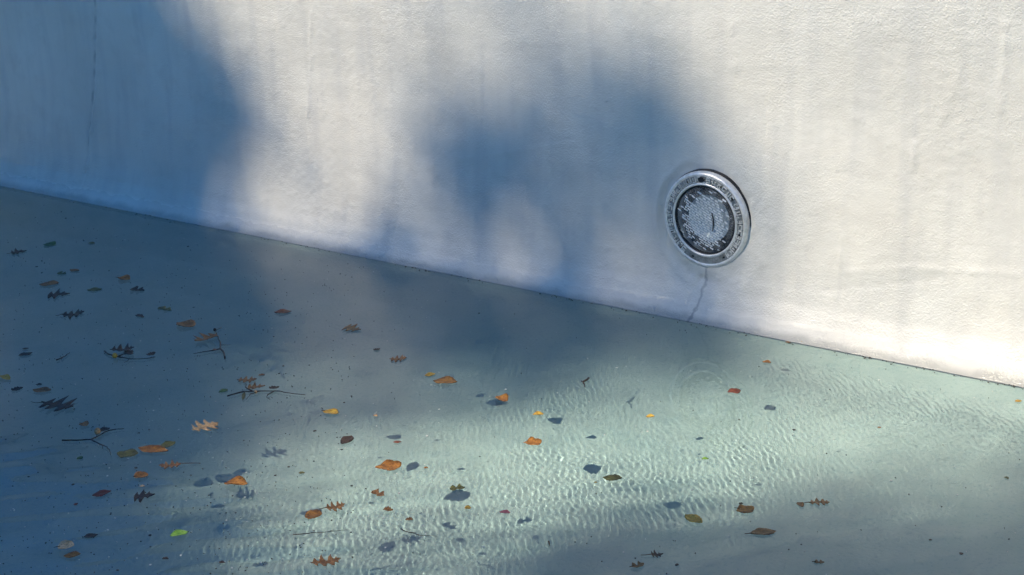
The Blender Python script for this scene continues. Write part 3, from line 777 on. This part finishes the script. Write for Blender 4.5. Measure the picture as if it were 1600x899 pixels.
# ------------------------------------------------------------------ twigs afloat
def twig(label, branches, extras=()):
    """branches: list of (points in the photograph, radius in mm); the first is the stem itself, the others are its side shoots"""
    c = on_water(*branches[0][0][0]); root = empty('twig', (c[0], c[1], 0)); tag(root, label, 'twig', 'twigs floating on the pool')
    for k, (pts, r) in enumerate(branches):
        P = []
        for j, (x, y) in enumerate(pts):
            p = on_water(x, y, .004)-np.array([c[0], c[1], 0]); P.append(p)
        Q = []
        for j in range(len(P)-1):
            for t in (0, .33, .66): Q.append(P[j]*(1-t)+P[j+1]*t+np.array([random.uniform(-1, 1), random.uniform(-1, 1), random.uniform(-.4, .6)])*.0012)
        Q.append(P[-1]); n_ = len(Q); V, Fc = [], []
        tube(V, Fc, Q, [r*.001*(1.15-.75*j/(n_-1))*random.uniform(.85, 1.2) for j in range(n_)], 6)
        mesh_obj('stem' if k == 0 else 'side_shoot', V, Fc, MAT_TWIG, root)
    for (px, py, dx, dy, hp, kind, colr, part) in extras:
        A = on_water(px-dx/2, py-dy/2); B = on_water(px+dx/2, py+dy/2); C_ = (A+B)/2; d = (B-A)[:2]; L = float(np.hypot(*d))
        if kind == 'berry':
            V, Fc = [], []; rb = L*.5
            for q in range(7):
                ph = math.pi*q/6
                for w_ in range(10): V.append((rb*math.sin(ph)*math.cos(w_*.6283), rb*math.sin(ph)*math.sin(w_*.6283), rb*math.cos(ph)*(1.1 if q < 3 else 1)))
            for q in range(6):
                for w_ in range(10): Fc.append((q*10+w_, q*10+(w_+1) % 10, q*10+10+(w_+1) % 10, q*10+10+w_))
            z0 = rb
        else:
            v1 = on_water(px, py-hp/2)[:2]-on_water(px, py+hp/2)[:2]; nrm = np.array([-d[1], d[0]])/L
            V, Fc = leaf_mesh(kind, L, min(max(abs(float(v1@nrm)), .2*L), .85*L), .12, .06, int(px)); z0 = .004
        o = mesh_obj(part, V, Fc, LM[colr], root); o.location = (C_[0]-c[0], C_[1]-c[1], z0); o.rotation_euler = (0, 0, math.atan2(d[1], d[0]))
    return root
twig('forked black twig carrying a tan oak leaf at left centre', [([(352, 560), (350, 551), (344, 545), (345, 537), (341, 527), (336, 518), (346, 512)], 2.4), ([(344, 545), (325, 549), (302, 553)], 1.6), ([(345, 539), (360, 539)], 1.0)],
     [(322, 532, -32, 12, 19, 'oak', 'brown', 'leaf'), (336, 518, 5, 0, 5, 'berry', 'dark', 'bud'), (336, 549, 5, 1, 3, 'scrap', 'brown', 'leaf')])
twig('long straight twig with a brown lobed leaf across its middle', [([(355, 619), (380, 612), (405, 611), (430, 611), (452, 614), (477, 617)], 1.7), ([(393, 611), (384, 605), (384, 600)], 2.0), ([(405, 612), (391, 616), (385, 624)], 1.4), ([(428, 611), (418, 617), (417, 621), (422, 625)], 1.3)],
     [(401, 608, 27, -2, 15, 'maple', 'brown', 'leaf'), (429, 609, 15, -3, 6, 'scrap', 'dark', 'leaf'), (400, 615, 5, 0, 4, 'berry', 'buff', 'bud')])
twig('curved dark twig with a lobed leaf and a pale berry', [([(163, 549), (170, 554), (185, 558), (203, 561), (222, 561), (242, 558)], 2.0), ([(185, 557), (198, 552), (206, 545)], 2.0), ([(203, 560), (199, 565), (194, 567)], 1.3)],
     [(191, 549, 38, -4, 14, 'oak', 'dark', 'leaf'), (202, 555, 12, 4, 10, 'scrap', 'dark', 'leaf'), (237, 556, 12, -5, 8, 'scrap', 'dark', 'leaf'), (180, 560, 8, 0, 7, 'berry', 'yellow', 'berry')])
twig('forked twig with an acorn cup below the large dark oak leaf', [([(97, 688), (120, 688), (142, 687), (156, 680), (169, 673), (180, 671), (194, 670)], 2.0), ([(142, 687), (155, 694), (167, 699), (171, 703), (173, 711)], 1.7), ([(160, 697), (161, 702)], 1.0)],
     [(164, 675, 16, -5, 7, 'oval', 'dark', 'acorn_cup'), (153, 679, 10, -3, 9, 'berry', 'tan', 'acorn')])
twig('short bare dark twig near the far left', [([(88, 563), (99, 558), (105, 554), (109, 551)], 1.5), ([(99, 558), (96, 562)], .9)])
twig('small black angled twig on the sunlit water left of the lamp reflection', [([(920, 591), (911, 597), (912, 600), (914, 605)], 2.6), ([(911, 597), (908, 595)], 1.8)])
twig('thin reddish twig near the bottom centre', [([(626, 827), (640, 832), (655, 836), (682, 838)], 1.0), ([(640, 832), (650, 833)], .7)])
twig('fine pale twig lying across the bright reflection at the bottom', [([(457, 836), (490, 833), (515, 831), (544, 828)], .9), ([(515, 831), (522, 828)], .7)])
tw = twig('thin tan twig lying at the water line right of the lamp', [([(1252, 534), (1262, 531), (1270, 527)], 1.0)])
for ch in tw.children: ch.data.materials[0] = LM['tan']; 

# ------------------------------------------------------------------ specks of seed husk and dust on the surface: too many to count
rd = np.random.default_rng(77)
SV, SF = [], []; DV, DF = [], []
def fleck(V, Fc, c, s, n=6):
    b = len(V); an = rd.uniform(0, 6.28); el = rd.uniform(.4, 1)
    for zq in (0.0, .0012):
        for k in range(n):
            t = 2*math.pi*k/n; u_, w_ = s*math.cos(t)*rd.uniform(.7, 1.2), s*el*math.sin(t)*rd.uniform(.7, 1.2)
            V.append((c[0]+u_*math.cos(an)-w_*math.sin(an), c[1]+u_*math.sin(an)+w_*math.cos(an), .0006+zq))
    Fc.append(tuple(range(b+n, b+2*n))); Fc.append(tuple(range(b, b+n))[::-1])
    for k in range(n): Fc.append((b+k, b+(k+1) % n, b+n+(k+1) % n, b+n+k))
def wl(px): return 297+.197*px
k = 0
while k < 900:
    px, py = rd.uniform(-10, 1610), rd.uniform(300, 905)
    if py < wl(px)+8: continue
    if rd.uniform() > .10+.90*(px < 560) : continue
    fleck(SV, SF, on_water(px, py), rd.choice([.0012, .0016, .002, .003, .0045], p=[.5, .32, .13, .04, .01])); k += 1
k = 0
while k < 420:
    px, py = rd.uniform(-10, 1610), rd.uniform(300, 905)
    if py < wl(px)+8 or rd.uniform() > .3+.7*(px < 700): continue
    fleck(DV, DF, on_water(px, py), rd.choice([.0010, .0014, .002, .0028], p=[.4, .35, .2, .05])); k += 1
for k in range(320):                                                  # a broken line of husks caught along the wall
    px = rd.uniform(-10, 1610); c_ = on_water(px, wl(px)); yy = -(.097+float(skew(np.array(c_[0])))+abs(rd.normal(0, .012)))
    if rd.uniform() < .5+.5*math.sin(px*.013)*math.sin(px*.041): fleck(SV, SF, (c_[0], yy), rd.choice([.0012, .0018, .0026]))
tag(mesh_obj('floating_debris', SV, SF, MAT_TWIG, smooth=False), 'dark specks of bark and seed husk scattered over the water', 'debris', kind='stuff')
tag(mesh_obj('floating_dust', DV, DF, simple('pale_husk', (.62, .60, .55), .6, var=.2), smooth=False), 'pale specks of husk and dust scattered over the water', 'debris', kind='stuff')
